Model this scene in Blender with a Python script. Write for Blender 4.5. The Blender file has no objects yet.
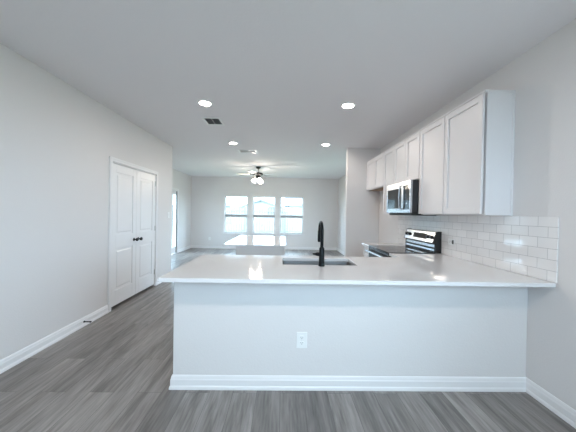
import bpy, bmesh, math, random
from mathutils import Vector, Matrix
random.seed(7)
PI = math.pi
scene = bpy.context.scene
COL = scene.collection

# ------------------------------------------------------------------ camera, world, exposure
CAMH = 1.3748
YAW, PITCH, ROLL = 0.017671809567839557, 0.008960439318196683, 0.017960924132348465
F_ = Vector((math.sin(YAW)*math.cos(PITCH), math.cos(YAW)*math.cos(PITCH), -math.sin(PITCH)))
R_ = Vector((math.cos(YAW), -math.sin(YAW), 0)); U_ = R_.cross(F_)
R2 = R_*math.cos(ROLL) + U_*math.sin(ROLL); U2 = -R_*math.sin(ROLL) + U_*math.cos(ROLL)
cam_d = bpy.data.cameras.new('camera'); cam = bpy.data.objects.new('camera', cam_d); COL.objects.link(cam)
cam_d.sensor_fit = 'HORIZONTAL'; cam_d.sensor_width = 36.0; cam_d.lens = 36.0*261.35/576.0
cam_d.clip_start = 0.05; cam_d.clip_end = 300
cam.matrix_world = Matrix(((R2.x, U2.x, -F_.x, 0), (R2.y, U2.y, -F_.y, 0), (R2.z, U2.z, -F_.z, CAMH), (0, 0, 0, 1)))
scene.camera = cam

world = bpy.data.worlds.new('sky'); scene.world = world; world.use_nodes = True
bg = world.node_tree.nodes['Background']
bg.inputs['Color'].default_value = (0.56, 0.77, 1.0, 1); bg.inputs['Strength'].default_value = 4.6

scene.view_settings.view_transform = 'Standard'; scene.view_settings.look = 'None'
scene.view_settings.gamma = 1.0; scene.view_settings.use_curve_mapping = False
scene.view_settings.exposure = 2.0
scene.cycles.use_denoising = True
scene.cycles.max_bounces = 12; scene.cycles.diffuse_bounces = 8; scene.cycles.glossy_bounces = 4
scene.cycles.transmission_bounces = 6; scene.cycles.transparent_max_bounces = 8
scene.cycles.sample_clamp_indirect = 6.0

CAN_W, CAN_COL, DINING_W = 2.0, (1.0, 0.90, 0.82), 7.0
FAN_W = 3.0

def portal(name, loc, rot, sx, sy):
    l = bpy.data.lights.new(name, 'AREA'); l.shape = 'RECTANGLE'; l.size = sx; l.size_y = sy
    l.cycles.is_portal = True
    o = bpy.data.objects.new(name, l); o.location = loc; o.rotation_euler = rot; COL.objects.link(o)

# ------------------------------------------------------------------ plan dimensions
XL, XR, ZC = -2.347, 1.9577, 2.734
YFRONT, YLEND, YBACK = -1.35, 5.534, 10.02
XL2, XR2 = -3.5215, 2.0909
YSTUB, XSTUB = 5.31, 1.282
YK, XK = 2.038, -0.840            # knee wall
YC, XC, YB = 1.82, -0.864, 2.865  # peninsula top
CH = 0.914
D0, D1 = 3.605, 4.84              # closet opening
P0, P1 = 7.90, 8.72               # patio door opening
WINS = [(-2.265, -1.355), (-1.19, -0.295), (-0.145, 0.775)]
WZ0, WZ1 = 0.585, 2.035

# ------------------------------------------------------------------ materials
def nodes(name):
    m = bpy.data.materials.new(name); m.use_nodes = True
    nt = m.node_tree; return m, nt, nt.nodes['Principled BSDF']
def mat(name, col, rough=0.5, metal=0.0, bump=0.0, bscale=60.0, var=0.0, vscale=4.0, spec=0.5, coat=0.0, emis=None, estr=0.0, aniso=None):
    m, nt, b = nodes(name)
    b.inputs['Base Color'].default_value = (*col, 1); b.inputs['Roughness'].default_value = rough
    b.inputs['Metallic'].default_value = metal; b.inputs['Specular IOR Level'].default_value = spec
    b.inputs['Coat Weight'].default_value = coat
    tc = nt.nodes.new('ShaderNodeTexCoord')
    if bump > 0:
        n = nt.nodes.new('ShaderNodeTexNoise'); n.inputs['Scale'].default_value = bscale; n.inputs['Detail'].default_value = 3
        nt.links.new(tc.outputs['Object'], n.inputs['Vector'])
        bp = nt.nodes.new('ShaderNodeBump'); bp.inputs['Strength'].default_value = bump; bp.inputs['Distance'].default_value = 0.004
        nt.links.new(n.outputs['Fac'], bp.inputs['Height']); nt.links.new(bp.outputs['Normal'], b.inputs['Normal'])
    if var > 0:
        n = nt.nodes.new('ShaderNodeTexNoise'); n.inputs['Scale'].default_value = vscale; n.inputs['Detail'].default_value = 5
        nt.links.new(tc.outputs['Object'], n.inputs['Vector'])
        mx = nt.nodes.new('ShaderNodeMix'); mx.data_type = 'RGBA'
        mx.inputs['A'].default_value = (*[c*(1-var) for c in col], 1); mx.inputs['B'].default_value = (*[min(1, c*(1+var)) for c in col], 1)
        nt.links.new(n.outputs['Fac'], mx.inputs['Factor']); nt.links.new(mx.outputs['Result'], b.inputs['Base Color'])
    if emis:
        b.inputs['Emission Color'].default_value = (*emis, 1); b.inputs['Emission Strength'].default_value = estr
    return m

M = {}
M['wall'] = mat('wall_paint', (0.715, 0.69, 0.68), 0.62, bump=0.25, bscale=90, spec=0.35)
M['ceil'] = mat('ceiling_paint', (0.80, 0.78, 0.79), 0.85, bump=0.35, bscale=55, spec=0.2)
M['trim'] = mat('trim_paint', (0.80, 0.785, 0.785), 0.35, bump=0.03, bscale=20)
M['cab'] = mat('cabinet_paint', (0.75, 0.73, 0.735), 0.38, bump=0.03, bscale=30)
M['quartz'] = mat('white_quartz', (0.735, 0.72, 0.725), 0.075, var=0.03, vscale=35, spec=0.6)
M['steel'] = mat('brushed_steel', (0.50, 0.51, 0.53), 0.25, 1.0, var=0.05, vscale=60)
M['sinksteel'] = mat('sink_steel', (0.44, 0.43, 0.43), 0.32, 1.0, var=0.05, vscale=60)
M['black'] = mat('black_enamel', (0.012, 0.012, 0.014), 0.25, bump=0.02)
M['glassblk'] = mat('black_glass', (0.01, 0.012, 0.015), 0.06, var=0.05, spec=0.4)
M['matteblk'] = mat('matte_black_metal', (0.005, 0.006, 0.007), 0.3, 0.0, bump=0.02, spec=0.18)
M['bronze'] = mat('dark_bronze', (0.02, 0.017, 0.015), 0.35, 0.6, bump=0.02)
M['plastic'] = mat('white_plastic', (0.83, 0.83, 0.82), 0.3, bump=0.01)
M['slot'] = mat('dark_slot', (0.02, 0.02, 0.02), 0.6, bump=0.01)
M['nickel'] = mat('satin_nickel', (0.55, 0.54, 0.52), 0.3, 1.0, bump=0.01)
M['rawwood'] = mat('raw_plywood', (0.36, 0.24, 0.15), 0.6, var=0.2, vscale=12)
M['blade'] = mat('fan_blade_laminate', (0.62, 0.58, 0.54), 0.35, var=0.08, vscale=15)
M['vinyl'] = mat('window_vinyl', (0.80, 0.80, 0.80), 0.35, bump=0.01)
M['rail'] = mat('rail_backlit_grey', (0.30, 0.30, 0.31), 0.4, bump=0.01)  # backlit shade of the meeting rail put into a darker grey
M['fence'] = mat('fence_wood', (0.19, 0.17, 0.158), 0.8, var=0.2, vscale=6)
M['siding'] = mat('house_siding', (0.38, 0.37, 0.37), 0.8, var=0.06)
M['roof'] = mat('roof_shingle', (0.21, 0.22, 0.25), 0.9, var=0.2, vscale=20)
M['grass'] = mat('yard_grass', (0.16, 0.17, 0.10), 0.95, var=0.3, vscale=8, bump=0.5, bscale=30)
M['lens'] = mat('lamp_lens', (0.9, 0.9, 0.9), 0.5, emis=(1.0, 0.95, 0.88), estr=9.0, var=0.01)
M['shade'] = mat('frosted_shade', (0.9, 0.9, 0.88), 0.4, emis=(1.0, 0.95, 0.88), estr=5.0, var=0.01)
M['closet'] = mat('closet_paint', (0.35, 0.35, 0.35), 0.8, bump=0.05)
M['display'] = mat('display_panel', (0.03, 0.04, 0.05), 0.15, bump=0.01)
M['vent_shade'] = mat('vent_shadow_box', (0.03, 0.03, 0.035), 0.8, bump=0.01)  # shade inside the duct, painted as a flat dark backing

# window glass: thin clear pane
def glass_mat():
    m, nt, b = nodes('window_glass')
    out = nt.nodes['Material Output']
    tr = nt.nodes.new('ShaderNodeBsdfTransparent'); tr.inputs['Color'].default_value = (0.93, 0.97, 0.96, 1)
    gl = nt.nodes.new('ShaderNodeBsdfGlossy'); gl.inputs['Roughness'].default_value = 0.02
    fr = nt.nodes.new('ShaderNodeFresnel'); fr.inputs['IOR'].default_value = 1.45
    mx = nt.nodes.new('ShaderNodeMixShader')
    ge = nt.nodes.new('ShaderNodeNewGeometry'); iv = nt.nodes.new('ShaderNodeMath'); iv.operation = 'SUBTRACT'; iv.inputs[0].default_value = 1.0
    nt.links.new(ge.outputs['Backfacing'], iv.inputs[1])
    ml = nt.nodes.new('ShaderNodeMath'); ml.operation = 'MULTIPLY'; nt.links.new(fr.outputs[0], ml.inputs[0]); nt.links.new(iv.outputs[0], ml.inputs[1])
    nt.links.new(ml.outputs[0], mx.inputs[0]); nt.links.new(tr.outputs[0], mx.inputs[1]); nt.links.new(gl.outputs[0], mx.inputs[2])
    nt.links.new(mx.outputs[0], out.inputs['Surface'])
    return m
M['glass'] = glass_mat()

def floor_mat():
    m, nt, b = nodes('grey_vinyl_plank')
    L = nt.links.new; N = nt.nodes.new
    tc = N('ShaderNodeTexCoord'); sp = N('ShaderNodeSeparateXYZ'); L(tc.outputs['Object'], sp.inputs[0])
    cb = N('ShaderNodeCombineXYZ'); L(sp.outputs['Y'], cb.inputs['X']); L(sp.outputs['X'], cb.inputs['Y'])
    br = N('ShaderNodeTexBrick'); br.offset = 0.37; br.offset_frequency = 2; br.squash = 1.0
    for k, v in (('Scale', 1.0), ('Mortar Size', 0.0014), ('Mortar Smooth', 0.2), ('Bias', 0.0), ('Brick Width', 1.22), ('Row Height', 0.18)):
        br.inputs[k].default_value = v
    br.inputs['Color1'].default_value = (0, 0, 0, 1); br.inputs['Color2'].default_value = (1, 1, 1, 1); br.inputs['Mortar'].default_value = (0.3, 0.3, 0.3, 1)
    L(cb.outputs[0], br.inputs['Vector'])
    # grain coordinates, shifted per plank
    mul = N('ShaderNodeMath'); mul.operation = 'MULTIPLY'; mul.inputs[1].default_value = 13.0; L(br.outputs['Color'], mul.inputs[0])
    gx = N('ShaderNodeMath'); gx.operation = 'MULTIPLY'; gx.inputs[1].default_value = 16.0; L(sp.outputs['X'], gx.inputs[0])
    gy = N('ShaderNodeMath'); gy.operation = 'MULTIPLY'; gy.inputs[1].default_value = 1.3; L(sp.outputs['Y'], gy.inputs[0])
    gc = N('ShaderNodeCombineXYZ'); L(gx.outputs[0], gc.inputs['X']); L(gy.outputs[0], gc.inputs['Y']); L(mul.outputs[0], gc.inputs['Z'])
    n1 = N('ShaderNodeTexNoise'); n1.inputs['Scale'].default_value = 0.7; n1.inputs['Detail'].default_value = 6; n1.inputs['Roughness'].default_value = 0.6; n1.inputs['Distortion'].default_value = 0.6
    L(gc.outputs[0], n1.inputs['Vector'])
    n2 = N('ShaderNodeTexNoise'); n2.inputs['Scale'].default_value = 4.0; n2.inputs['Detail'].default_value = 5
    L(gc.outputs[0], n2.inputs['Vector'])
    rp = N('ShaderNodeValToRGB'); e = rp.color_ramp.elements
    e[0].position = 0.28; e[0].color = (*FLOOR_D, 1); e[1].position = 0.72; e[1].color = (*FLOOR_L, 1)
    ad = N('ShaderNodeMath'); ad.operation = 'MULTIPLY_ADD'; ad.inputs[1].default_value = 0.35; L(n2.outputs['Fac'], ad.inputs[0])
    sc = N('ShaderNodeMath'); sc.operation = 'MULTIPLY'; sc.inputs[1].default_value = 0.65; L(n1.outputs['Fac'], sc.inputs[0]); L(sc.outputs[0], ad.inputs[2])
    L(ad.outputs[0], rp.inputs['Fac'])
    # per plank tone
    mr = N('ShaderNodeMapRange'); mr.inputs['To Min'].default_value = 0.78; mr.inputs['To Max'].default_value = 1.18; L(br.outputs['Color'], mr.inputs['Value'])
    hv = N('ShaderNodeVectorMath'); hv.operation = 'SCALE'; L(rp.outputs['Color'], hv.inputs[0]); L(mr.outputs[0], hv.inputs['Scale'])
    mx = N('ShaderNodeMix'); mx.data_type = 'RGBA'; mx.inputs['B'].default_value = (0.06, 0.055, 0.05, 1)
    fs = N('ShaderNodeMath'); fs.operation = 'MULTIPLY'; fs.inputs[1].default_value = 0.7; L(br.outputs['Fac'], fs.inputs[0])
    L(fs.outputs[0], mx.inputs['Factor']); L(hv.outputs[0], mx.inputs['A']); L(mx.outputs['Result'], b.inputs['Base Color'])
    bp = N('ShaderNodeBump'); bp.inputs['Strength'].default_value = 0.12; bp.inputs['Distance'].default_value = 0.002
    L(n2.outputs['Fac'], bp.inputs['Height']); L(bp.outputs['Normal'], b.inputs['Normal'])
    b.inputs['Roughness'].default_value = 0.38; b.inputs['Specular IOR Level'].default_value = 0.45
    return m
FLOOR_D, FLOOR_L = (0.075, 0.065, 0.06), (0.38, 0.345, 0.325)
M['floor'] = floor_mat()

def tile_mat():
    m, nt, b = nodes('white_subway_tile')
    L = nt.links.new; N = nt.nodes.new
    tc = N('ShaderNodeTexCoord'); sp = N('ShaderNodeSeparateXYZ'); L(tc.outputs['Object'], sp.inputs[0])
    ax = N('ShaderNodeMath'); ax.operation = 'ADD'; ax.inputs[1].default_value = -YC+0.01; L(sp.outputs['Y'], ax.inputs[0])
    az = N('ShaderNodeMath'); az.operation = 'ADD'; az.inputs[1].default_value = -CH + 0.0795*4; L(sp.outputs['Z'], az.inputs[0])
    cb = N('ShaderNodeCombineXYZ'); L(ax.outputs[0], cb.inputs['X']); L(az.outputs[0], cb.inputs['Y'])
    br = N('ShaderNodeTexBrick'); br.offset = 0.5
    for k, v in (('Scale', 1.0), ('Mortar Size', 0.0017), ('Mortar Smooth', 0.3), ('Bias', 0.0), ('Brick Width', 0.155), ('Row Height', 0.0795)):
        br.inputs[k].default_value = v
    b.inputs['Coat Weight'].default_value = 0.2; b.inputs['Coat Roughness'].default_value = 0.05
    br.inputs['Color1'].default_value = (0.78, 0.755, 0.745, 1); br.inputs['Color2'].default_value = (0.84, 0.815, 0.805, 1); br.inputs['Mortar'].default_value = (0.40, 0.385, 0.38, 1)
    L(cb.outputs[0], br.inputs['Vector']); L(br.outputs['Color'], b.inputs['Base Color'])
    rr = N('ShaderNodeMapRange'); rr.inputs['To Min'].default_value = 0.06; rr.inputs['To Max'].default_value = 0.7; L(br.outputs['Fac'], rr.inputs['Value']); L(rr.outputs[0], b.inputs['Roughness'])
    inv = N('ShaderNodeMath'); inv.operation = 'SUBTRACT'; inv.inputs[0].default_value = 1.0; L(br.outputs['Fac'], inv.inputs[1])
    ns = N('ShaderNodeTexNoise'); ns.inputs['Scale'].default_value = 9.0; L(tc.outputs['Object'], ns.inputs['Vector'])
    ad = N('ShaderNodeMath'); ad.operation = 'MULTIPLY_ADD'; ad.inputs[1].default_value = 0.12; L(ns.outputs['Fac'], ad.inputs[0]); L(inv.outputs[0], ad.inputs[2])
    bp = N('ShaderNodeBump'); bp.inputs['Strength'].default_value = 0.35; bp.inputs['Distance'].default_value = 0.001
    L(ad.outputs[0], bp.inputs['Height']); L(bp.outputs['Normal'], b.inputs['Normal'])
    return m
M['tile'] = tile_mat()

# ------------------------------------------------------------------ mesh helpers
class MB:
    def __init__(s): s.bm = bmesh.new()
    def box(s, x0, x1, y0, y1, z0, z1):
        v = [s.bm.verts.new((x, y, z)) for x in (x0, x1) for y in (y0, y1) for z in (z0, z1)]
        for f in ((0, 1, 3, 2), (4, 6, 7, 5), (0, 4, 5, 1), (2, 3, 7, 6), (0, 2, 6, 4), (1, 5, 7, 3)):
            s.bm.faces.new([v[i] for i in f])
        return s
    def prism(s, pts, axis, a, b):
        """extrude a 2D outline along axis ('X': pts are (y,z); 'Y': (x,z); 'Z': (x,y))"""
        def P(p, t):
            return {'X': (t, p[0], p[1]), 'Y': (p[0], t, p[1]), 'Z': (p[0], p[1], t)}[axis]
        A = [s.bm.verts.new(P(p, a)) for p in pts]; B = [s.bm.verts.new(P(p, b)) for p in pts]
        n = len(pts)
        s.bm.faces.new(A); s.bm.faces.new(B[::-1])
        for i in range(n): s.bm.faces.new((A[i], B[i], B[(i+1) % n], A[(i+1) % n]))
        return s
    def lathe(s, prof, c=(0, 0, 0), seg=32, d=(0, 0, 1), cap=True):
        """prof: (radius, height) along direction d from c"""
        d = Vector(d).normalized(); q = Vector((0, 0, 1)).rotation_difference(d)
        rings = []
        for r, h in prof:
            rings.append([s.bm.verts.new(Vector(c) + q @ Vector((max(r, 1e-5)*math.cos(2*PI*i/seg), max(r, 1e-5)*math.sin(2*PI*i/seg), h))) for i in range(seg)])
        for a, b in zip(rings, rings[1:]):
            for i in range(seg): s.bm.faces.new((a[i], a[(i+1) % seg], b[(i+1) % seg], b[i]))
        if cap: s.bm.faces.new(rings[0][::-1]); s.bm.faces.new(rings[-1])
        return s
    def tube(s, pts, r, seg=16):
        pts = [Vector(p) for p in pts]; rings = []
        rs = r if isinstance(r, (list, tuple)) else [r]*len(pts)
        prev = None
        for i, p in enumerate(pts):
            t = (pts[min(i+1, len(pts)-1)] - pts[max(i-1, 0)]).normalized()
            if prev is None:
                u = t.orthogonal().normalized()
            else:
                u = (prev - t*prev.dot(t)).normalized()
            prev = u; w = t.cross(u)
            rings.append([s.bm.verts.new(p + rs[i]*(u*math.cos(2*PI*k/seg) + w*math.sin(2*PI*k/seg))) for k in range(seg)])
        for a, b in zip(rings, rings[1:]):
            for i in range(seg): s.bm.faces.new((a[i], a[(i+1) % seg], b[(i+1) % seg], b[i]))
        s.bm.faces.new(rings[0][::-1]); s.bm.faces.new(rings[-1])
        return s
    def cells(s, xs, ys, inside, z0, z1):
        """slab from a grid of cells, open where inside() says no; one continuous sheet"""
        V = {}
        def v(i, j, z):
            if (i, j, z) not in V: V[(i, j, z)] = s.bm.verts.new((xs[i], ys[j], z))
            return V[(i, j, z)]
        ok = lambda i, j: 0 <= i < len(xs)-1 and 0 <= j < len(ys)-1 and inside((xs[i]+xs[i+1])/2, (ys[j]+ys[j+1])/2)
        for i in range(len(xs)-1):
            for j in range(len(ys)-1):
                if not ok(i, j): continue
                s.bm.faces.new((v(i, j, z1), v(i+1, j, z1), v(i+1, j+1, z1), v(i, j+1, z1)))
                s.bm.faces.new((v(i, j, z0), v(i, j+1, z0), v(i+1, j+1, z0), v(i+1, j, z0)))
                for (di, dj, a, b) in ((-1, 0, (i, j), (i, j+1)), (1, 0, (i+1, j+1), (i+1, j)), (0, -1, (i+1, j), (i, j)), (0, 1, (i, j+1), (i+1, j+1))):
                    if not ok(i+di, j+dj):
                        s.bm.faces.new((v(*a, z0), v(*b, z0), v(*b, z1), v(*a, z1)))
        return s
    def xform(s, m):
        bmesh.ops.transform(s.bm, matrix=m, verts=s.bm.verts); return s
    def build(s, name, m, parent=None, bevel=0.0, smooth=False, seg=2):
        bmesh.ops.recalc_face_normals(s.bm, faces=s.bm.faces)
        me = bpy.data.meshes.new(name); s.bm.to_mesh(me); s.bm.free()
        me.materials.append(m)
        o = bpy.data.objects.new(name, me); COL.objects.link(o)
        if parent:
            o.parent = parent
            o.matrix_parent_inverse = Matrix.Translation(parent.location).inverted() if parent.type == 'EMPTY' else Matrix()
            if parent.type != 'EMPTY' and parent.parent is not None: pass
        if smooth:
            for p in me.polygons: p.use_smooth = True
            me.set_sharp_from_angle(angle=math.radians(38))
        if bevel > 0:
            b = o.modifiers.new('bevel', 'BEVEL'); b.width = bevel; b.segments = seg; b.limit_method = 'ANGLE'; b.angle_limit = math.radians(40)
        return o

def struct(o, label=None):
    o['kind'] = 'structure'
    if label: o['label'] = label
    return o
def tag(o, label, cat, group=None, kind=None):
    o['label'] = label; o['category'] = cat
    if group: o['group'] = group
    if kind: o['kind'] = kind
    return o
def thing(name, loc, label, cat, group=None):
    o = bpy.data.objects.new(name, None); o.location = loc; o.empty_display_size = 0.1; COL.objects.link(o)
    return tag(o, label, cat, group)
def box(name, m, x0, x1, y0, y1, z0, z1, parent=None, bevel=0.0):
    return MB().box(x0, x1, y0, y1, z0, z1).build(name, m, parent, bevel)

# ------------------------------------------------------------------ structure: floor, ceiling, walls
T = 0.12
struct(box('floor', M['floor'], XL2-T, XR2+T, YFRONT-T, YBACK+T, -0.1, 0), 'grey wood-look plank floor running from the camera to the far windows')
struct(box('ceiling', M['ceil'], XL2-T, XR2+T, YFRONT-T, YBACK+T, ZC, ZC+0.1), 'flat white textured ceiling over the whole kitchen and living room')
w = MB()
w.box(XL-T, XL, YFRONT, D0, 0, ZC); w.box(XL-T, XL, D1, YLEND, 0, ZC); w.box(XL-T, XL, D0, D1, 2.045, ZC)
w.box(XL2, XL-T, YLEND-T, YLEND, 0, ZC)
struct(w.build('wall_left', M['wall']), 'light grey wall at the left with the white double closet doors')
w = MB()
w.box(XL2-T, XL2, YLEND-T, P0, 0, ZC); w.box(XL2-T, XL2, P1, YBACK+T, 0, ZC); w.box(XL2-T, XL2, P0, P1, 2.06, ZC)
struct(w.build('wall_left_far', M['wall']), 'far left living room wall with the glass patio door')
w = MB(); xs = [XL2] + [x for p in WINS for x in p] + [XR2]
w.box(XL2, XR2+T, YBACK, YBACK+T, 0, WZ0); w.box(XL2, XR2+T, YBACK, YBACK+T, WZ1, ZC)
for a, b in zip(xs[::2], xs[1::2]): w.box(a, b if b != XR2 else XR2+T, YBACK, YBACK+T, WZ0, WZ1)
struct(w.build('wall_back', M['wall']), 'grey far wall with three windows side by side')
SW = (-1.2, 0.35, 0.8, 2.3)     # unseen window added to the right wall to light the left wall
w = MB(); xo = XR+T+0.2
w.box(XR, xo, SW[1], YSTUB+T, 0, ZC); w.box(XR, xo, YFRONT, SW[0], 0, ZC)
w.box(XR, xo, SW[0], SW[1], 0, SW[2]); w.box(XR, xo, SW[0], SW[1], SW[3], ZC)
portal('added_dining_portal', (XR+0.02, (SW[0]+SW[1])/2, (SW[2]+SW[3])/2), (0, PI/2, 0), SW[3]-SW[2], SW[1]-SW[0])
struct(w.build('wall_right', M['wall']), 'light grey wall at the right carrying the white wall cabinets')
w = MB(); RW = (6.3, 7.6)  # hidden window opening, added to light the living room
w.box(XR2, XR2+T, YSTUB+T, RW[0], 0, ZC); w.box(XR2, XR2+T, RW[1], YBACK, 0, ZC)
w.box(XR2, XR2+T, RW[0], RW[1], 0, WZ0); w.box(XR2, XR2+T, RW[0], RW[1], WZ1, ZC)
struct(w.build('wall_right_far', M['wall']), 'far right living room wall beyond the kitchen end wall')
portal('added_side_portal', (XR2+0.01, sum(RW)/2, (WZ0+WZ1)/2), (0, PI/2, 0), WZ1-WZ0, RW[1]-RW[0])
struct(box('wall_kitchen_end', M['wall'], XSTUB, XR, YSTUB, YSTUB+T, 0, ZC, bevel=0.008), 'short warm grey wall that ends the kitchen run beyond the fridge space')
struct(box('wall_peninsula', M['wall'], XK, XR, YK, YK+0.115, 0, CH-0.03, bevel=0.006), 'low half wall under the peninsula countertop')
# wall behind the camera, with an unseen window added to light this end of the room
FW = (0.0, 1.4, 1.35, 2.4)
w = MB()
w.box(XL2, FW[0], YFRONT-T, YFRONT, 0, ZC); w.box(FW[1], XR2+T, YFRONT-T, YFRONT, 0, ZC)
w.box(FW[0], FW[1], YFRONT-T, YFRONT, 0, FW[2]); w.box(FW[0], FW[1], YFRONT-T, YFRONT, FW[3], ZC)
struct(w.build('wall_front', M['wall']))
portal('added_front_portal', ((FW[0]+FW[1])/2, YFRONT-0.02, (FW[2]+FW[3])/2), (PI/2, 0, 0), FW[1]-FW[0], FW[3]-FW[2])
for i, (a, b) in enumerate(WINS):
    portal('back_window_portal', ((a+b)/2, YBACK+0.01, (WZ0+WZ1)/2), (-PI/2, 0, 0), b-a, WZ1-WZ0)
portal('patio_portal', (XL2-0.01, (P0+P1)/2, 1.03), (0, -PI/2, 0), 2.06, P1-P0)
# closet interior walls
w = MB(); w.box(XL2, XL2+0.02, D0-0.5, YLEND-T, 0, ZC); w.box(XL2, XL-T, D0-0.52, D0-0.5, 0, ZC)
struct(w.build('wall_closet', M['closet']))

# ------------------------------------------------------------------ baseboards
BBP = [(0, 0), (0.020, 0), (0.020, 0.012), (0.018, 0.022), (0.013, 0.030), (0.013, 0.072), (0.010, 0.080), (0.008, 0.094), (0.004, 0.104), (0, 0.106)]
def baseboard(name, pts, label=None):
    """sweep the moulding along a plan polyline, room on the left of travel, mitred at corners"""
    P = [Vector(p) for p in pts]; n = len(P); mb = MB(); rings = []
    for i, p in enumerate(P):
        if i == 0: d = (P[1]-P[0]).normalized(); nn = Vector((-d.y, d.x)); k = 1
        elif i == n-1: d = (P[-1]-P[-2]).normalized(); nn = Vector((-d.y, d.x)); k = 1
        else:
            a = (P[i]-P[i-1]).normalized(); b = (P[i+1]-P[i]).normalized()
            na = Vector((-a.y, a.x)); nb = Vector((-b.y, b.x)); nn = (na+nb).normalized(); k = 1/nn.dot(na)
        rings.append([mb.bm.verts.new((p.x+nn.x*o*k, p.y+nn.y*o*k, z)) for o, z in BBP])
    m = len(BBP)
    for a, b in zip(rings, rings[1:]):
        for i in range(m): mb.bm.faces.new((a[i], a[(i+1) % m], b[(i+1) % m], b[i]))
    mb.bm.faces.new(rings[0]); mb.bm.faces.new(rings[-1][::-1])
    o = struct(mb.build(name, M['trim']), label); return o
baseboard('baseboard_left', [(XL, D0-0.057), (XL, YFRONT)], 'white baseboard along the left wall before the closet doors')
baseboard('baseboard_left_end', [(XL2, YLEND), (XL, YLEND), (XL, D1+0.057)], 'short white baseboard right of the closet doors')
baseboard('baseboard_left_far', [(XL2, P0-0.06), (XL2, YLEND)])
baseboard('baseboard_back', [(XR2, YSTUB+T), (XR2, YBACK), (XL2, YBACK), (XL2, P1+0.07)], 'white baseboard around the far living room')
baseboard('baseboard_kitchen_end', [(XR, YSTUB), (XSTUB, YSTUB), (XSTUB, YSTUB+T), (XR2, YSTUB+T)])
baseboard('baseboard_right', [(XR, YFRONT), (XR, YK), (XK, YK), (XK, YK+0.115)], 'white baseboard along the right wall and the peninsula half wall')

# ------------------------------------------------------------------ closet doors with casing
def casing(name, plane_x, y0, y1, ztop, wdt=0.057, th=0.017, label=None):
    mb = MB()
    for (a, b) in ((y0-wdt, y0), (y1, y1+wdt)):
        mb.box(plane_x, plane_x+th, a, b, 0, ztop+wdt)
        c = a+wdt*0.15 if a < y0-0.01 else b-wdt*0.15
        mb.box(plane_x+th, plane_x+th+0.004, min(c, c+wdt*0.3), max(c, c+wdt*0.3), 0, ztop+wdt*0.85) if a < y0-0.01 else mb.box(plane_x+th, plane_x+th+0.004, c-wdt*0.3, c, 0, ztop+wdt*0.85)
    mb.box(plane_x, plane_x+th, y0, y1, ztop, ztop+wdt)
    mb.box(plane_x+th, plane_x+th+0.004, y0-wdt*0.55, y1+wdt*0.55, ztop+wdt*0.55, ztop+wdt*0.85)
    # jamb lining
    mb.box(plane_x-T, plane_x, y0-0.0, y0+0.012, 0, ztop); mb.box(plane_x-T, plane_x, y1-0.012, y1, 0, ztop); mb.box(plane_x-T, plane_x, y0+0.012, y1-0.012, ztop-0.012, ztop)
    return struct(mb.build(name, M['trim'], bevel=0.0025), label)
casing('trim_1', XL, D0, D1, 2.045, label='white casing around the double closet doors')

def door_leaf(name, y0, y1, x, zt, knob_y, hinge_y, label):
    """moulded two panel leaf in the plane facing +X, front face at x"""
    z0 = 0.038; th = 0.045; st = 0.095
    zs = [(0.25, 0.835), (1.03, zt-0.115)]
    mb = MB()
    mb.box(x-th, x-0.010, y0, y1, z0, zt)                       # core
    mb.box(x-0.010, x, y0, y0+st, z0, zt); mb.box(x-0.010, x, y1-st, y1, z0, zt)
    for a, b in ((z0, zs[0][0]), (zs[0][1], zs[1][0]), (zs[1][1], zt)): mb.box(x-0.010, x, y0+st, y1-st, a, b)
    for a, b in zs:                                              # sloped raised field
        o = [(y0+st+0.03, a+0.03), (y1-st-0.03, a+0.03), (y1-st-0.03, b-0.03), (y0+st+0.03, b-0.03)]
        p = [(y0+st+0.045, a+0.045), (y1-st-0.045, a+0.045), (y1-st-0.045, b-0.045), (y0+st+0.045, b-0.045)]
        A = [mb.bm.verts.new((x-0.0102, *q)) for q in o]; B = [mb.bm.verts.new((x-0.003, *q)) for q in p]
        for i in range(4): mb.bm.faces.new((A[i], A[(i+1) % 4], B[(i+1) % 4], B[i]))
        mb.bm.faces.new(B); mb.bm.faces.new(A[::-1])
    d = struct(mb.build(name, M['trim'], bevel=0.002), label)
    k = MB(); k.lathe([(0.026, 0), (0.026, 0.004), (0.011, 0.008), (0.010, 0.03), (0.020, 0.036), (0.027, 0.046), (0.027, 0.056), (0.020, 0.064), (0.004, 0.067)], (x, knob_y, 0.925), 24, (1, 0, 0))
    kk = k.build('door_knob', M['bronze'], d, smooth=True); kk['label'] = 'dark round door knob'
    for z in (0.22, 1.02, 1.83):
        h = MB(); h.lathe([(0.007, 0), (0.007, 0.09)], (x+0.004, hinge_y, z), 10); h.box(x-0.001, x+0.003, hinge_y-0.012, hinge_y+0.012, z+0.002, z+0.088)
        h.build('hinge', M['nickel'], d, smooth=True)
    return d
ym = (D0+D1)/2
door_leaf('door_1', D0+0.014, ym-0.002, XL-0.004, 2.028, ym-0.06, D0+0.014, 'left leaf of the white panelled closet doors')
door_leaf('door_2', ym+0.002, D1-0.014, XL-0.004, 2.028, ym+0.06, D1-0.014, 'right leaf of the white panelled closet doors')

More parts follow.
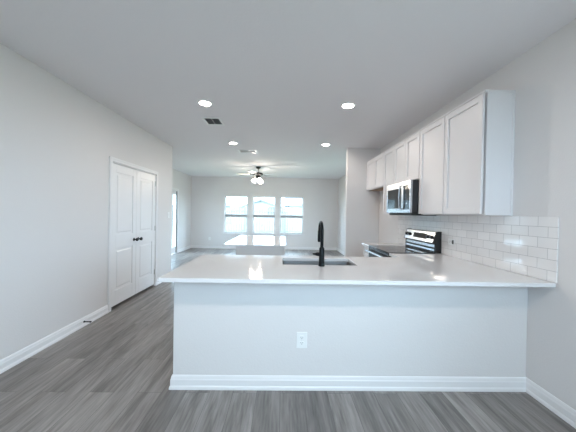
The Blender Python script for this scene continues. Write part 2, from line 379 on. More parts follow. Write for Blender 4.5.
# ------------------------------------------------------------------ windows in the far wall
def window(idx, a, b):
    g = MB(); f = 0.035; y0, y1 = YBACK+0.05, YBACK+0.10; zm = 1.262
    g.box(a, a+f, y0, y1, WZ0, WZ1); g.box(b-f, b, y0, y1, WZ0, WZ1)
    g.box(a+f, b-f, y0, y1, WZ0, WZ0+f); g.box(a+f, b-f, y0, y1, WZ1-f, WZ1)
    o = struct(g.build('window_%d' % idx, M['vinyl'], bevel=0.003), ['left', 'middle', 'right'][idx-1] + ' one of the three far windows')
    r = MB(); r.box(a+f, b-f, y0-0.006, y1-0.01, zm-0.034, zm+0.034); r.build('meeting_rail', M['rail'], o, 0.003)['label'] = 'meeting rail with its backlit shade painted grey'
    for (z0, z1, yy) in ((WZ0+f, zm-0.034, y0+0.012), (zm+0.034, WZ1-f, y0+0.03)):
        s = MB(); t = 0.022
        s.box(a+f, a+f+t, yy-0.01, yy+0.012, z0, z1); s.box(b-f-t, b-f, yy-0.01, yy+0.012, z0, z1)
        s.box(a+f+t, b-f-t, yy-0.01, yy+0.012, z0, z0+t); s.box(a+f+t, b-f-t, yy-0.01, yy+0.012, z1-t, z1)
        s.build('sash', M['vinyl'], o, 0.002)
        MB().box(a+f+t, b-f-t, yy-0.002, yy+0.002, z0+t, z1-t).build('pane', M['glass'], o)
    MB().box(a-0.03, b+0.03, YBACK-0.025, YBACK+0.05, WZ0-0.02, WZ0).build('sill', M['trim'], o, 0.003)
for i, (a, b) in enumerate(WINS): window(i+1, a, b)
# living room window added for daylight, hidden beyond the kitchen end wall
g = MB(); f = 0.035; xa, xb = XR2+0.05, XR2+0.10
g.box(xa, xb, RW[0], RW[0]+f, WZ0, WZ1); g.box(xa, xb, RW[1]-f, RW[1], WZ0, WZ1); g.box(xa, xb, sum(RW)/2-0.03, sum(RW)/2+0.03, WZ0+f, WZ1-f)
g.box(xa, xb, RW[0]+f, RW[1]-f, WZ0, WZ0+f); g.box(xa, xb, RW[0]+f, RW[1]-f, WZ1-f, WZ1)
o = struct(g.build('window_5', M['vinyl'], bevel=0.003))
MB().box(xa+0.02, xa+0.024, RW[0]+f, RW[1]-f, WZ0+f, WZ1-f).build('pane', M['glass'], o)
g = MB(); f = 0.035; xa, xb = XR+0.10, XR+0.15
g.box(xa, xb, SW[0], SW[0]+f, SW[2], SW[3]); g.box(xa, xb, SW[1]-f, SW[1], SW[2], SW[3]); g.box(xa, xb, sum(SW[:2])/2-0.03, sum(SW[:2])/2+0.03, SW[2]+f, SW[3]-f)
g.box(xa, xb, SW[0]+f, SW[1]-f, SW[2], SW[2]+f); g.box(xa, xb, SW[0]+f, SW[1]-f, SW[3]-f, SW[3])
o = struct(g.build('window_6', M['vinyl'], bevel=0.003))  # unseen window, added so daylight reaches the left wall
MB().box(xa+0.02, xa+0.024, SW[0]+f, SW[1]-f, SW[2]+f, SW[3]-f).build('pane', M['glass'], o)
# unseen window added behind the camera for daylight
g = MB(); f = 0.05; ya, yb = YFRONT-0.09, YFRONT-0.04
g.box(FW[0], FW[1], ya, yb, FW[2], FW[2]+f); g.box(FW[0], FW[1], ya, yb, FW[3]-f, FW[3])
for x in (FW[0], (FW[0]+FW[1]-f)/2, FW[1]-f): g.box(x, x+f, ya, yb, FW[2]+f, FW[3]-f)
o = struct(g.build('window_4', M['vinyl'], bevel=0.003))
MB().box(FW[0]+f, FW[1]-f, YFRONT-0.068, YFRONT-0.064, FW[2]+f, FW[3]-f).build('pane', M['glass'], o)

# ------------------------------------------------------------------ patio door
casing('trim_2', XL2, P0, P1, 2.06, wdt=0.075)
mb = MB(); X = XL2-0.022
mb.box(X-0.02, X+0.02, P0+0.014, P0+0.08, 0.02, 2.045); mb.box(X-0.02, X+0.02, P1-0.08, P1-0.014, 0.02, 2.045)
mb.box(X-0.02, X+0.02, (P0+P1)/2-0.05, (P0+P1)/2+0.05, 0.24, 1.93); mb.box(X-0.02, X+0.02, P0+0.08, P1-0.08, 0.02, 0.24); mb.box(X-0.02, X+0.02, P0+0.08, P1-0.08, 1.93, 2.045)
o = struct(mb.build('door_3', M['trim'], bevel=0.003), 'glass patio door in the far left wall')
MB().box(X-0.003, X+0.003, P0+0.08, P1-0.08, 0.24, 1.93).build('pane', M['glass'], o)
MB().box(XL2-0.02, XL2+0.003, P1-0.075, P1-0.02, 0.03, 2.04).build('weather_strip', M['bronze'], o)
k = MB(); k.tube([(X+0.02, P0+0.07, 0.98), (X+0.07, P0+0.07, 0.98), (X+0.075, P0+0.16, 0.98)], 0.009, 10); k.build('lever_handle', M['bronze'], o, smooth=True)

# ------------------------------------------------------------------ tile backsplash
tl = box('trim_3', M['tile'], XR-0.009, XR, YC, 4.41, CH, 1.388, bevel=0.0015); struct(tl, 'white subway tile backsplash on the right wall')

# ------------------------------------------------------------------ wall cabinets
DX = 1.684           # door faces
def shaker(y0, y1, z0, z1, x, parent, st=0.055, flip=1, name='door'):
    """shaker door in a plane of constant x, facing -X when flip is 1"""
    mb = MB(); t = 0.019*flip
    a, b = x, x+t
    lo, hi = min(a, b), max(a, b)
    mb.box(lo, hi, y0, y0+st, z0, z1); mb.box(lo, hi, y1-st, y1, z0, z1)
    mb.box(lo, hi, y0+st, y1-st, z0, z0+st); mb.box(lo, hi, y0+st, y1-st, z1-st, z1)
    p0, p1 = sorted((x+0.014*flip, x+t)); mb.box(p0, p1, y0+st, y1-st, z0+st, z1-st)
    return mb.build(name, M['cab'], parent, bevel=0.0015)
def shaker_y(x0, x1, z0, z1, y, parent, st=0.055, name='door'):
    """the same facing +Y"""
    mb = MB(); t = 0.019
    mb.box(x0, x0+st, y-t, y, z0, z1); mb.box(x1-st, x1, y-t, y, z0, z1)
    mb.box(x0+st, x1-st, y-t, y, z0, z0+st); mb.box(x0+st, x1-st, y-t, y, z1-st, z1)
    mb.box(x0+st, x1-st, y-t, y-0.009, z0+st, z1-st)
    return mb.build(name, M['cab'], parent, bevel=0.0015)
ZT, ZB = 2.461, 1.390
def wall_cab(y0, y1, z0, doors, label, wood=False, end=False):
    t = thing('wall_cabinet', (XR-0.16, (y0+y1)/2, z0), label, 'cabinet', 'white wall cabinets on the right wall')
    xb = DX+0.036
    MB().box(xb, XR-0.0005, y0+0.0005, y1-0.0005, z0+0.004, ZT-0.02).build('carcass', M['cab'], t, 0.001)
    b = MB().box(xb+0.019, XR-0.003, y0+0.012, y1-0.012, z0, z0+0.0045).build('bottom_panel', M['rawwood'] if wood else M['cab'], t)
    if wood: b['label'] = 'bare brown wood underside'
    MB().box(xb-0.028, XR-0.0005, (y0-0.008) if end else (y0+0.0005), y1-0.0005, ZT-0.02, ZT).build('top_moulding', M['cab'], t, 0.004)
    n = doors; ys = [y0+0.006+(y1-y0-0.012)*i/n for i in range(n+1)]
    for i in range(n):
        shaker(ys[i]+0.004*(i > 0), ys[i+1]-0.004*(i < n-1), z0+0.012, ZT-0.030, DX, t)
    if end:
        MB().box(XR-0.02, XR-0.0005, y0-0.006, y0+0.0004, z0, ZT-0.02).build('scribe_strip', M['cab'], t, 0.001)
    return t
wall_cab(2.203, 2.735, ZB, 1, 'tall white shaker wall cabinet nearest the camera with its bare end panel showing', end=True)
wall_cab(2.735, 3.240, ZB, 1, 'tall white wall cabinet between the nearest cabinet and the microwave')
wall_cab(3.240, 4.000, 1.835, 2, 'short two-door white wall cabinet directly above the microwave')
wall_cab(4.000, 4.410, ZB, 1, 'narrow tall white wall cabinet just beyond the microwave')
wall_cab(4.410, 5.308, 1.865, 2, 'short two-door white wall cabinet over the empty fridge space at the far end', wood=True)

# ------------------------------------------------------------------ microwave
t = thing('microwave', (1.77, 3.57, 1.40), 'stainless over-range microwave under the short wall cabinet', 'microwave')
my0, my1, mz0, mz1, mx = 3.245, 3.985, 1.413, 1.829, 1.58
MB().box(mx+0.03, XR-0.012, my0, my1, mz0, mz1).build('housing', M['black'], t, 0.002)['label'] = 'black metal housing'
mb = MB(); dy = 3.445   # door spans dy..my1
mb.box(mx, mx+0.029, dy, my1, mz1-0.085, mz1); mb.box(mx, mx+0.029, dy, my1, mz0, mz0+0.06)
mb.box(mx, mx+0.029, dy, dy+0.045, mz0+0.06, mz1-0.085); mb.box(mx, mx+0.029, my1-0.035, my1, mz0+0.06, mz1-0.085)
d = mb.build('door', M['steel'], t, 0.003)
MB().box(mx+0.004, mx+0.02, dy+0.045, my1-0.035, mz0+0.06, mz1-0.085).build('window', M['glassblk'], d)
h = MB(); h.tube([(mx, dy+0.03, mz0+0.05), (mx-0.032, dy+0.03, mz0+0.065), (mx-0.040, dy+0.03, (mz0+mz1)/2), (mx-0.032, dy+0.03, mz1-0.065), (mx, dy+0.03, mz1-0.05)], 0.010, 12); h.build('handle', M['steel'], d, smooth=True)
mb = MB(); mb.box(mx, mx+0.029, my0, dy-0.003, mz1-0.06, mz1); mb.box(mx, mx+0.029, my0, dy-0.003, mz0, mz0+0.045); mb.box(mx, mx+0.029, my0, my0+0.018, mz0+0.045, mz1-0.06)
mb.build('control_surround', M['steel'], t, 0.002)
c = MB().box(mx+0.002, mx+0.02, my0+0.018, dy-0.003, mz0+0.045, mz1-0.06).build('control_panel', M['glassblk'], t, 0.001)
MB().box(mx-0.0005, mx+0.003, my0+0.07, dy-0.045, mz1-0.115, mz1-0.085).build('clock_display', M['display'], c)
for i in range(3):
    for j in range(5):
        if True:
            y = my0+0.045+i*0.038; z = mz0+0.075+j*0.037
            MB().box(mx+0.0005, mx+0.0025, y, y+0.027, z, z+0.022).build('button', M['steel'] if (j == 1 and i == 1) else M['display'], c)
MB().box(mx+0.04, XR-0.03, my0+0.012, my1-0.012, mz0-0.032, mz0).build('vent_grille', M['slot'], t, 0.002)

# ------------------------------------------------------------------ base cabinets
TK, BH = 0.10, CH-0.03
def base_right(y0, y1, label, xf=1.325):
    t = thing('base_cabinet', (1.64, (y0+y1)/2, 0), label, 'cabinet', 'white base cabinets on the right wall')
    MB().box(xf+0.02, XR-0.0005, y0, y1, TK, BH).build('carcass', M['cab'], t, 0.001)
    MB().box(xf+0.08, XR-0.0005, y0, y1, 0, TK).build('toe_kick', M['cab'], t)
    shaker(y0+0.012, y1-0.012, BH-0.165, BH-0.012, xf, t, 0.04, name='drawer_front')
    shaker(y0+0.012, y1-0.012, TK+0.012, BH-0.18, xf, t)
base_right(3.940, 4.265, 'narrow white base cabinet beyond the range at the far end of the run')
base_right(2.80, 3.168, 'white base cabinet between the range and the peninsula corner')
def base_pen(x0, x1, label, sink=False):
    t = thing('base_cabinet', ((x0+x1)/2, 2.46, 0), label, 'cabinet', 'white base cabinets behind the peninsula half wall')
    y0, y1 = YK+0.1155, 2.775; mb = MB()
    mb.box(x0, x0+0.018, y0, y1, TK, BH); mb.box(x1-0.018, x1, y0, y1, TK, BH); mb.box(x0+0.018, x1-0.018, y0, y0+0.012, TK, BH); mb.box(x0+0.018, x1-0.018, y0+0.012, y1, TK, TK+0.018)
    if not sink: mb.box(x0+0.018, x1-0.018, y0+0.012, y1, BH-0.018, BH)
    mb.box(x0+0.018, x1-0.018, y1-0.018, y1, BH-0.05, BH-0.018 if not sink else BH)
    mb.build('carcass', M['cab'], t)
    MB().box(x0, x1, y0, y1-0.07, 0, TK).build('toe_kick', M['cab'], t)
    xm = (x0+x1)/2
    shaker_y(x0+0.012, x1-0.012, BH-0.165, BH-0.012, y1+0.02, t, 0.04, name='drawer_front')
    shaker_y(x0+0.012, xm-0.0015, TK+0.012, BH-0.18, y1+0.02, t); shaker_y(xm+0.0015, x1-0.012, TK+0.012, BH-0.18, y1+0.02, t)
base_pen(-0.055, 0.745, 'white sink cabinet behind the half wall', True)
base_pen(-0.83, -0.06, 'white base cabinet at the open left end of the peninsula')
base_pen(0.75, 1.325, 'white base cabinet beside the sink cabinet towards the right wall')

# ------------------------------------------------------------------ countertops
SX0, SX1, SY0, SY1 = 0.0, 0.685, 2.365, 2.722
RY0, RY1 = 3.172, 3.935
xs = [XC, SX0, SX1, 1.30, XR-0.010]; ys = [YC, SY0, SY1, YB, RY0-0.003]
def ins(x, y):
    if y > YB: return x > 1.30
    return not (SX0 < x < SX1 and SY0 < y < SY1)
mb = MB(); mb.cells(xs, ys, ins, BH, CH)
o = mb.build('countertop', M['quartz'], bevel=0.003); tag(o, 'long white quartz peninsula countertop with the undermount sink cut into it', 'countertop')
o = MB().box(1.30, XR-0.010, RY1+0.003, 4.28, BH, CH).build('countertop', M['quartz'], bevel=0.003); tag(o, 'small white countertop piece beyond the range', 'countertop')
o = MB().box(-0.875, 0.05, 3.80, 5.33, BH, CH).build('countertop', M['quartz'], bevel=0.003); tag(o, 'white quartz top of the freestanding island beyond the peninsula', 'countertop')

# ------------------------------------------------------------------ sink
t = thing('sink', ((SX0+SX1)/2, (SY0+SY1)/2, 0.68), 'undermount stainless steel sink in the peninsula countertop', 'sink')
mb = MB(); zb = 0.685; wv = 0.004
def rrect(x0, x1, y0, y1, r, n=6):
    p = []
    for cx, cy, a0 in ((x1-r, y1-r, 0), (x0+r, y1-r, PI/2), (x0+r, y0+r, PI), (x1-r, y0+r, 3*PI/2)):
        for i in range(n+1): a = a0+PI/2*i/n; p.append((cx+r*math.cos(a), cy+r*math.sin(a)))
    return p
def loft(mb, loops, close_last=True, close_first=False):
    R = [[mb.bm.verts.new((x, y, z)) for x, y in L] for L, z in loops]; n = len(R[0])
    for a, b in zip(R, R[1:]):
        for i in range(n): mb.bm.faces.new((a[i], a[(i+1) % n], b[(i+1) % n], b[i]))
    if close_last: mb.bm.faces.new(R[-1])
    if close_first: mb.bm.faces.new(R[0][::-1])
e = 0.012
loft(mb, [(rrect(SX0-e, SX1+e, SY0-e, SY1+e, 0.03), BH-0.001), (rrect(SX0+0.003, SX1-0.003, SY0+0.003, SY1-0.003, 0.022), BH-0.001),
          (rrect(SX0+0.005, SX1-0.005, SY0+0.005, SY1-0.005, 0.025), zb+0.02), (rrect(SX0+0.03, SX1-0.03, SY0+0.03, SY1-0.03, 0.03), zb)])
mb.build('basin', M['sinksteel'], t, smooth=True)
MB().lathe([(0.055, 0), (0.055, 0.003), (0.040, 0.004), (0.034, 0.001), (0.004, 0.001)], ((SX0+SX1)/2, (SY0+SY1)/2+0.03, zb+0.0005), 28).build('drain', M['steel'], t, smooth=True)

# ------------------------------------------------------------------ faucet
FX, FY = 0.347, 2.318
t = thing('faucet', (FX, FY, CH), 'matte black pull-down kitchen faucet standing in front of the sink', 'faucet')
mb = MB(); mb.lathe([(0.028, 0), (0.028, 0.008), (0.026, 0.014), (0.0245, 0.05), (0.0235, 0.155), (0.019, 0.163), (0.015, 0.170)], (FX, FY, CH), 28); mb.build('body', M['matteblk'], t, smooth=True)
ra = 0.078; zc_ = CH+0.308
pts = [(FX, FY, CH+0.16), (FX, FY, CH+0.24)] + [(FX, FY+ra-ra*math.cos(a), zc_+ra*math.sin(a)) for a in [PI*i/16 for i in range(17)]]
mb = MB(); mb.tube(pts, 0.0145, 18); mb.build('spout', M['matteblk'], t, smooth=True)
mb = MB(); mb.lathe([(0.0145, 0), (0.0175, -0.008), (0.0185, -0.05), (0.0185, -0.10), (0.0145, -0.112), (0.004, -0.113)], (FX, FY+2*ra, zc_+0.002), 24); mb.build('spray_head', M['matteblk'], t, smooth=True)
mb = MB(); mb.lathe([(0.016, 0.0), (0.016, 0.03), (0.012, 0.038), (0.009, 0.045), (0.0065, 0.064), (0.004, 0.067)], (FX-0.014, FY, CH+0.105), 20, (-1, 0, 0.03)); mb.build('lever', M['matteblk'], t, smooth=True)

# ------------------------------------------------------------------ range
t = thing('range', (1.62, 3.57, 0), 'freestanding stainless electric range with a black glass cooktop', 'range')
MB().box(1.335, 1.93, RY0, RY1, 0.03, 0.895).build('body', M['black'], t, 0.003)['label'] = 'black side panels'
for yy in (RY0+0.05, RY1-0.05):
    for xx in (1.38, 1.88): MB().lathe([(0.018, 0), (0.018, 0.03)], (xx, yy, 0), 12).build('foot', M['black'], t)
MB().box(1.300, 1.875, RY0, RY1, 0.896, 0.921).build('cooktop', M['glassblk'], t, 0.003)['label'] = 'black glass cooktop'
for (bx, by, br_) in ((1.46, 3.38, 0.10), (1.46, 3.76, 0.085), (1.72, 3.38, 0.08), (1.72, 3.76, 0.10)):
    m = MB(); n = 40
    A = [m.bm.verts.new((bx+br_*math.cos(2*PI*i/n), by+br_*math.sin(2*PI*i/n), 0.9215)) for i in range(n)]
    B = [m.bm.verts.new((bx+(br_-0.004)*math.cos(2*PI*i/n), by+(br_-0.004)*math.sin(2*PI*i/n), 0.9215)) for i in range(n)]
    for i in range(n): m.bm.faces.new((A[i], A[(i+1) % n], B[(i+1) % n], B[i]))
    m.build('burner_ring', M['display'], t)
mb = MB(); fx = 1.300
mb.box(fx, 1.333, RY0+0.004, RY1-0.004, 0.80, 0.893); mb.box(fx, 1.333, RY0+0.004, RY1-0.004, 0.235, 0.34)
mb.box(fx, 1.333, RY0+0.004, RY0+0.08, 0.34, 0.80); mb.box(fx, 1.333, RY1-0.08, RY1-0.004, 0.34, 0.80)
d = mb.build('oven_door', M['black'], t, 0.003)
MB().box(fx+0.002, fx+0.02, RY0+0.08, RY1-0.08, 0.34, 0.80).build('oven_window', M['glassblk'], d)
h = MB(); h.tube([(fx-0.05, RY0+0.03, 0.845), (fx-0.05, RY1-0.03, 0.845)], 0.013, 14)
for yy in (RY0+0.06, RY1-0.06): h.tube([(fx+0.001, yy, 0.845), (fx-0.05, yy, 0.845)], 0.009, 10)
h.build('handle', M['steel'], d, smooth=True)
MB().box(fx, 1.333, RY0+0.004, RY1-0.004, 0.05, 0.228).build('storage_drawer', M['steel'], t, 0.003)
# backguard: lower steel riser and slanted console
t2 = MB(); t2.prism([(1.862, 0.9215), (1.925, 0.9215), (1.925, 1.05), (1.870, 1.05)], 'Y', RY0+0.012, RY1-0.012); t2.build('backguard_riser', M['steel'], t, 0.001)
for z in (0.923, 0.968, 1.024):  # dark bands stand in for reflections in the steel riser
    MB().prism([(1.8605+(z-0.9215)*0.062, z), (1.866+(z-0.9215)*0.062, z), (1.866+(z-0.9215)*0.062, z+0.021), (1.8605+(z-0.9215)*0.062, z+0.021)], 'Y', RY0+0.014, RY1-0.014).build('riser_reflection', M['slot'], t)
cons = MB(); prof = [(1.838, 1.046), (1.925, 1.046), (1.925, 1.178), (1.905, 1.183), (1.876, 1.176)]
cons.prism(prof, 'Y', RY0+0.007, RY1-0.007); cc = cons.build('console', M['steel'], t, 0.002)
for (a, b) in ((RY0, RY0+0.0068), (RY1-0.0068, RY1)):
    MB().prism([(1.860, 0.9215), (1.946, 0.9215), (1.946, 1.186), (1.903, 1.187), (1.873, 1.179), (1.835, 1.043), (1.862, 1.040)], 'Y', a, b).build('console_side', M['black'], t)
sl = Vector((1.876-1.838, 0, 1.176-1.046)).normalized(); nrm = Vector((-sl.z, 0, sl.x))
def on_console(s, y): return Vector((1.838, y, 1.046)) + sl*s
for y in (RY0+0.055, RY0+0.135, RY1-0.135, RY1-0.055):
    MB().lathe([(0.026, 0), (0.026, 0.004), (0.020, 0.006), (0.018, 0.026), (0.004, 0.028)], on_console(0.07, y), 20, nrm).build('knob', M['black'], t, smooth=True)
dm = MB(); yc0, yc1 = RY0+0.165, RY1-0.25
a, b = on_console(0.035, yc0), on_console(0.105, yc1)
v = [on_console(0.035, yc0)+nrm*0.0015, on_console(0.035, yc1)+nrm*0.0015, on_console(0.105, yc1)+nrm*0.0015, on_console(0.105, yc0)+nrm*0.0015]
w_ = [p-nrm*0.003 for p in v]
A = [dm.bm.verts.new(p) for p in v]; B = [dm.bm.verts.new(p) for p in w_]
dm.bm.faces.new(A); dm.bm.faces.new(B[::-1])
for i in range(4): dm.bm.faces.new((A[i], A[(i+1) % 4], B[(i+1) % 4], B[i]))
dm.build('display', M['glassblk'], t)

# ------------------------------------------------------------------ island cabinet
t = thing('island_cabinet', (-0.34, 4.5, 0), 'freestanding kitchen island base under the white island top', 'island')
MB().box(-0.69, 0.01, 3.84, 5.29, TK, BH).build('carcass', M['wall'], t, 0.002)
MB().box(-0.69, -0.06, 3.84, 5.29, 0, TK).build('toe_kick', M['cab'], t)
for i in range(3):
    y0 = 3.86+i*0.475; shaker(y0, y0+0.46, TK+0.012, BH-0.18, 0.03, t, flip=-1); shaker(y0, y0+0.46, BH-0.165, BH-0.012, 0.03, t, 0.04, flip=-1, name='drawer_front')

# ------------------------------------------------------------------ outlets and switch
def plate(name, c, normal, up, wd, ht, label, cat, kind='outlet', dark=False):
    """wall plate at c, built in local axes (u across, up, normal outwards)"""
    n = Vector(normal); up = Vector(up); u = up.cross(n)
    mt = Matrix((( u.x, up.x, n.x, c[0]), (u.y, up.y, n.y, c[1]), (u.z, up.z, n.z, c[2]), (0, 0, 0, 1)))
    t = thing(name, c, label, cat)
    m = MB(); m.box(-wd/2, wd/2, -ht/2, ht/2, 0, 0.006); m.xform(mt).build('cover_plate', M['plastic'], t, 0.0015)
    if kind == 'outlet':
        for s in (-1, 1):
            yy = s*ht*0.17
            m = MB(); m.prism(rrect(-0.017, 0.017, yy-0.014, yy+0.014, 0.008), 'Z', 0.006, 0.0085); f = m.xform(mt).build('socket', M['plastic'], t)
            for (a, b, c0, c1) in ((-0.009, -0.006, 0.0, 0.009), (0.006, 0.009, 0.0, 0.008), (-0.0025, 0.0025, -0.010, -0.005)):
                m = MB(); m.box(a, b, yy+c0, yy+c1, 0.0085, 0.0088); m.xform(mt).build('slot', M['slot'], f)
        m = MB(); m.lathe([(0.003, 0.006), (0.0025, 0.0075)], (0, 0, 0), 10); m.xform(mt).build('screw', M['nickel'], t)
        if dark:
            m = MB(); m.box(-wd/2+0.012, wd/2-0.012, -ht/2+0.008, -ht/2+0.032, 0.006, 0.0095); m.xform(mt).build('dark_insert', M['slot'], t)
    else:
        m = MB(); m.prism([(-0.016, 0.006), (0.016, 0.006), (0.016, 0.012), (-0.016, 0.0075)], 'X', -0.008 if kind == 'toggle' else -0.016, 0.008 if kind == 'toggle' else 0.016)
        m.xform(mt).build('rocker', M['plastic'], t)
    return t
plate('wall_outlet', (0.161, YK, 0.387), (0, -1, 0), (0, 0, 1), 0.082, 0.125, 'white double power outlet on the low half wall under the peninsula top', 'outlet')
plate('wall_outlet', (-2.80, YBACK, 0.37), (0, -1, 0), (0, 0, 1), 0.08, 0.12, 'small white outlet low on the far wall left of the windows', 'outlet')
plate('wall_outlet', (XR-0.009, 2.985, 1.083), (-1, 0, 0), (0, 1, 0), 0.07, 0.108, 'sideways outlet set in the tile backsplash beside the range', 'outlet', dark=True)
plate('light_switch', (XL, 5.38, 1.30), (1, 0, 0), (0, 0, 1), 0.08, 0.12, 'white light switch near the end of the left wall', 'switch', kind='rocker')

# door stop on the left baseboard
t = thing('door_stop', (XL+0.013, 3.12, 0.055), 'small dark spring door stop sticking out of the left baseboard', 'door stop')
MB().lathe([(0.011, 0), (0.011, 0.006), (0.006, 0.008)], (XL+0.0128, 3.12, 0.055), 16, (1, 0, 0)).build('base', M['bronze'], t, smooth=True)
sp = [(XL+0.020+0.062*i/120, 3.12+0.0055*math.cos(i*0.75), 0.055+0.0055*math.sin(i*0.75)) for i in range(121)]
MB().tube(sp, 0.0016, 6).build('spring', M['bronze'], t, smooth=True)
MB().lathe([(0.004, 0), (0.009, 0.002), (0.009, 0.014), (0.006, 0.018)], (XL+0.080, 3.12, 0.055), 16, (1, 0, 0)).build('rubber_tip', M['slot'], t, smooth=True)

# ------------------------------------------------------------------ recessed ceiling lights
def can(x, y, label, watts=CAN_W):
    t = thing('recessed_light', (x, y, ZC), label, 'ceiling light', 'recessed kitchen ceiling lights')
    MB().lathe([(0.070, -0.002), (0.070, -0.008), (0.080, -0.011), (0.093, -0.006), (0.095, 0.0), (0.070, 0.0)], (x, y, ZC), 40, cap=False).build('trim_ring', M['plastic'], t, smooth=True)
    MB().lathe([(0.0701, -0.0035), (0.0701, -0.006), (0.002, -0.0075)], (x, y, ZC), 40).build('lens', M['lens'], t, smooth=True)
    l = bpy.data.lights.new('can_light', 'AREA'); l.shape = 'DISK'; l.size = 0.13; l.energy = watts; l.color = CAN_COL
    o = bpy.data.objects.new('can_light', l); o.location = (x, y, ZC-0.012); COL.objects.link(o)
can(-1.0, 3.285, 'lit recessed ceiling light left of the square vent nearest the camera')
can(0.78, 3.25, 'lit recessed ceiling light nearest the wall cabinets, right front of the four')
can(-1.005, 5.13, 'lit recessed ceiling light just before the white slatted ceiling register')
can(0.80, 5.09, 'lit recessed ceiling light right rear of the four, before the kitchen end wall')
# one more of the same over the dining end, above and behind the camera
can(-0.1, 0.1, 'recessed ceiling light over the dining end before the peninsula', DINING_W)

# ------------------------------------------------------------------ ceiling vents
def vent(name, x0, x1, y0, y1, n, back, label):
    t = thing(name, ((x0+x1)/2, (y0+y1)/2, ZC), label, 'vent')
    z = ZC; f = 0.034
    m = MB(); m.box(x0, x0+f, y0, y1, z-0.008, z); m.box(x1-f, x1, y0, y1, z-0.008, z); m.box(x0+f, x1-f, y0, y0+f, z-0.008, z); m.box(x0+f, x1-f, y1-f, y1, z-0.008, z)
    m.build('frame', M['plastic'], t, 0.002)
    MB().box(x0+f, x1-f, y0+f, y1-f, z-0.002, z).build('duct_opening', back, t)
    for i in range(n):
        y = y0+f+(y1-y0-2*f)*(i+0.5)/n
        m = MB(); m.prism([(y-0.006, z-0.007), (y-0.0045, z-0.0075), (y+0.005, z-0.0035), (y+0.0035, z-0.003)], 'X', x0+f, x1-f); m.build('louver', M['plastic'], t)
    m = MB(); m.box((x0+x1)/2-0.003, (x0+x1)/2+0.003, y0+f, y1-f, z-0.0085, z-0.006); m.build('damper_bar', M['plastic'], t)
vent('ceiling_vent', -1.205, -0.93, 3.77, 4.09, 6, M['vent_shade'], 'square ceiling vent with dark louvers behind the front left recessed light')
vent('ceiling_vent', -1.01, -0.605, 5.66, 5.92, 8, M['ceil'], 'wide white ceiling register between the rear left light and the fan')

# ------------------------------------------------------------------ ceiling fan
fx_, fy_ = -0.76, 7.72
t = thing('ceiling_fan', (fx_, fy_, ZC), 'dark ceiling fan with pale blades and a lit three-shade light kit', 'ceiling fan')
MB().lathe([(0.075, 0), (0.075, -0.012), (0.055, -0.045), (0.022, -0.065), (0.014, -0.067)], (fx_, fy_, ZC), 28).build('canopy', M['bronze'], t, smooth=True)
MB().lathe([(0.013, -0.06), (0.013, -0.165)], (fx_, fy_, ZC), 14).build('downrod', M['bronze'], t, smooth=True)
mz = ZC-0.16
MB().lathe([(0.03, 0), (0.10, -0.012), (0.145, -0.030), (0.148, -0.065), (0.12, -0.085), (0.075, -0.10), (0.065, -0.15), (0.045, -0.165)], (fx_, fy_, mz), 36).build('motor_housing', M['bronze'], t, smooth=True)
for k in range(5):
    a = math.radians(36+72*k); rot = Matrix.Translation((fx_, fy_, mz-0.06)) @ Matrix.Rotation(a, 4, 'Z') @ Matrix.Rotation(math.radians(11), 4, 'X')
    m = MB(); o_ = [(0.20, -0.045), (0.26, -0.058), (0.56, -0.068), (0.615, -0.055), (0.635, -0.02), (0.635, 0.02), (0.615, 0.055), (0.56, 0.068), (0.26, 0.058), (0.20, 0.045)]
    m.prism(o_, 'Z', -0.004, 0.004); bl = m.xform(rot).build('blade', M['blade'], t, 0.001)
    m = MB(); m.prism([(0.11, -0.012), (0.19, -0.02), (0.25, -0.035), (0.25, 0.035), (0.19, 0.02), (0.11, 0.012)], 'Z', -0.010, -0.0045); m.xform(rot).build('blade_bracket', M['bronze'], bl)
for k in range(3):
    a = math.radians(-90+30+120*k); d = Vector((math.cos(a)*0.6, math.sin(a)*0.6, -0.8)).normalized()
    c0 = Vector((fx_+math.cos(a)*0.05, fy_+math.sin(a)*0.05, mz-0.155))
    s0 = c0+d*0.035
    MB().lathe([(0.014, 0), (0.018, 0.03), (0.026, 0.04)], c0, 16, d).build('lamp_holder', M['bronze'], t, smooth=True)
    MB().lathe([(0.024, 0.0), (0.036, 0.02), (0.050, 0.055), (0.062, 0.10), (0.072, 0.125), (0.069, 0.125), (0.046, 0.05), (0.02, 0.006)], s0, 24, d).build('lamp_shade', M['shade'], t, smooth=True)
    MB().lathe([(0.012, 0.01), (0.026, 0.045), (0.030, 0.07), (0.024, 0.09), (0.004, 0.10)], s0, 16, d).build('bulb', M['lens'], t, smooth=True)
    l = bpy.data.lights.new('fan_bulb_light', 'POINT'); l.energy = FAN_W; l.color = (1.0, 0.86, 0.70); l.shadow_soft_size = 0.03
    o = bpy.data.objects.new('fan_bulb_light', l); o.location = s0+d*0.16; COL.objects.link(o)

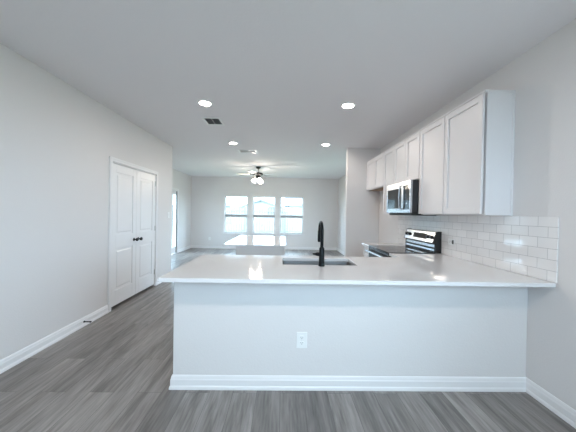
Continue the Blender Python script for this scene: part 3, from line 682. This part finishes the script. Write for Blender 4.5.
# ------------------------------------------------------------------ outside
GZ = -0.15
struct(box('ground_yard', M['grass'], -45, 45, -30, 90, GZ-0.2, GZ), 'pale back yard beyond the windows')
def fence(y, x0, x1, ztop, label):
    t = thing('fence', ((x0+x1)/2, y, GZ), label, 'fence')
    m = MB(); x = x0
    while x < x1: m.box(x, x+0.135, y-0.02, y, GZ, ztop+0.0*random.random()); x += 0.165
    m.build('picket_panel', M['fence'], t)
    for z in (GZ+0.35, ztop-0.25): MB().box(x0, x1, y-0.06, y-0.02, z, z+0.09).build('rail', M['fence'], t)
    x = x0
    while x <= x1+0.01: MB().box(x-0.045, x+0.045, y-0.15, y-0.06, GZ, ztop+0.05).build('post', M['fence'], t); x += 2.4
fence(17.0, -12.0, 9.6, 1.72, 'pale wooden picket fence across the yard outside the windows')
def house(name, x0, x1, y0, y1, eave, ridge, label, gable_front=True):
    t = thing(name, ((x0+x1)/2, (y0+y1)/2, GZ), label, 'house')
    MB().box(x0, x1, y0, y1, GZ, eave).build('wall', M['siding'], t)
    xm, ym_ = (x0+x1)/2, (y0+y1)/2; o = 0.5
    if gable_front:
        MB().prism([(x0, eave), (x1, eave), (xm, ridge-0.12)], 'Y', y0, y1).build('gable', M['siding'], t)
        MB().prism([(x0-o, eave-0.15), (xm, ridge), (x1+o, eave-0.15), (x1+o, eave-0.33), (xm, ridge-0.18), (x0-o, eave-0.33)], 'Y', y0-o, y1+o).build('roof', M['roof'], t)
    else:
        MB().prism([(y0-o, eave-0.05), (ym_, ridge), (y1+o, eave-0.05), (y1+o, eave-0.2), (y0-o, eave-0.2)], 'X', x0-o, x1+o).build('roof', M['roof'], t)
    for xx in (x0+(x1-x0)*0.28, x0+(x1-x0)*0.68):
        f = MB().box(xx-0.5, xx+0.5, y0-0.04, y0, GZ+1.2, GZ+2.4).build('window', M['vinyl'], t)
        MB().box(xx-0.43, xx+0.43, y0-0.05, y0-0.04, GZ+1.27, GZ+2.33).build('pane', M['glassblk'], f)
house('house', -6.6, 0.8, 34, 42, 1.9, 3.2, 'neighbouring house with a gable seen through the middle window')
house('house', 0.6, 9.0, 24, 32, 2.3, 4.0, 'neighbouring house with a dark eave seen through the right window', gable_front=False)
house('house', -16.5, -8.2, 33, 41, 2.6, 4.4, 'neighbouring house seen through the left window')
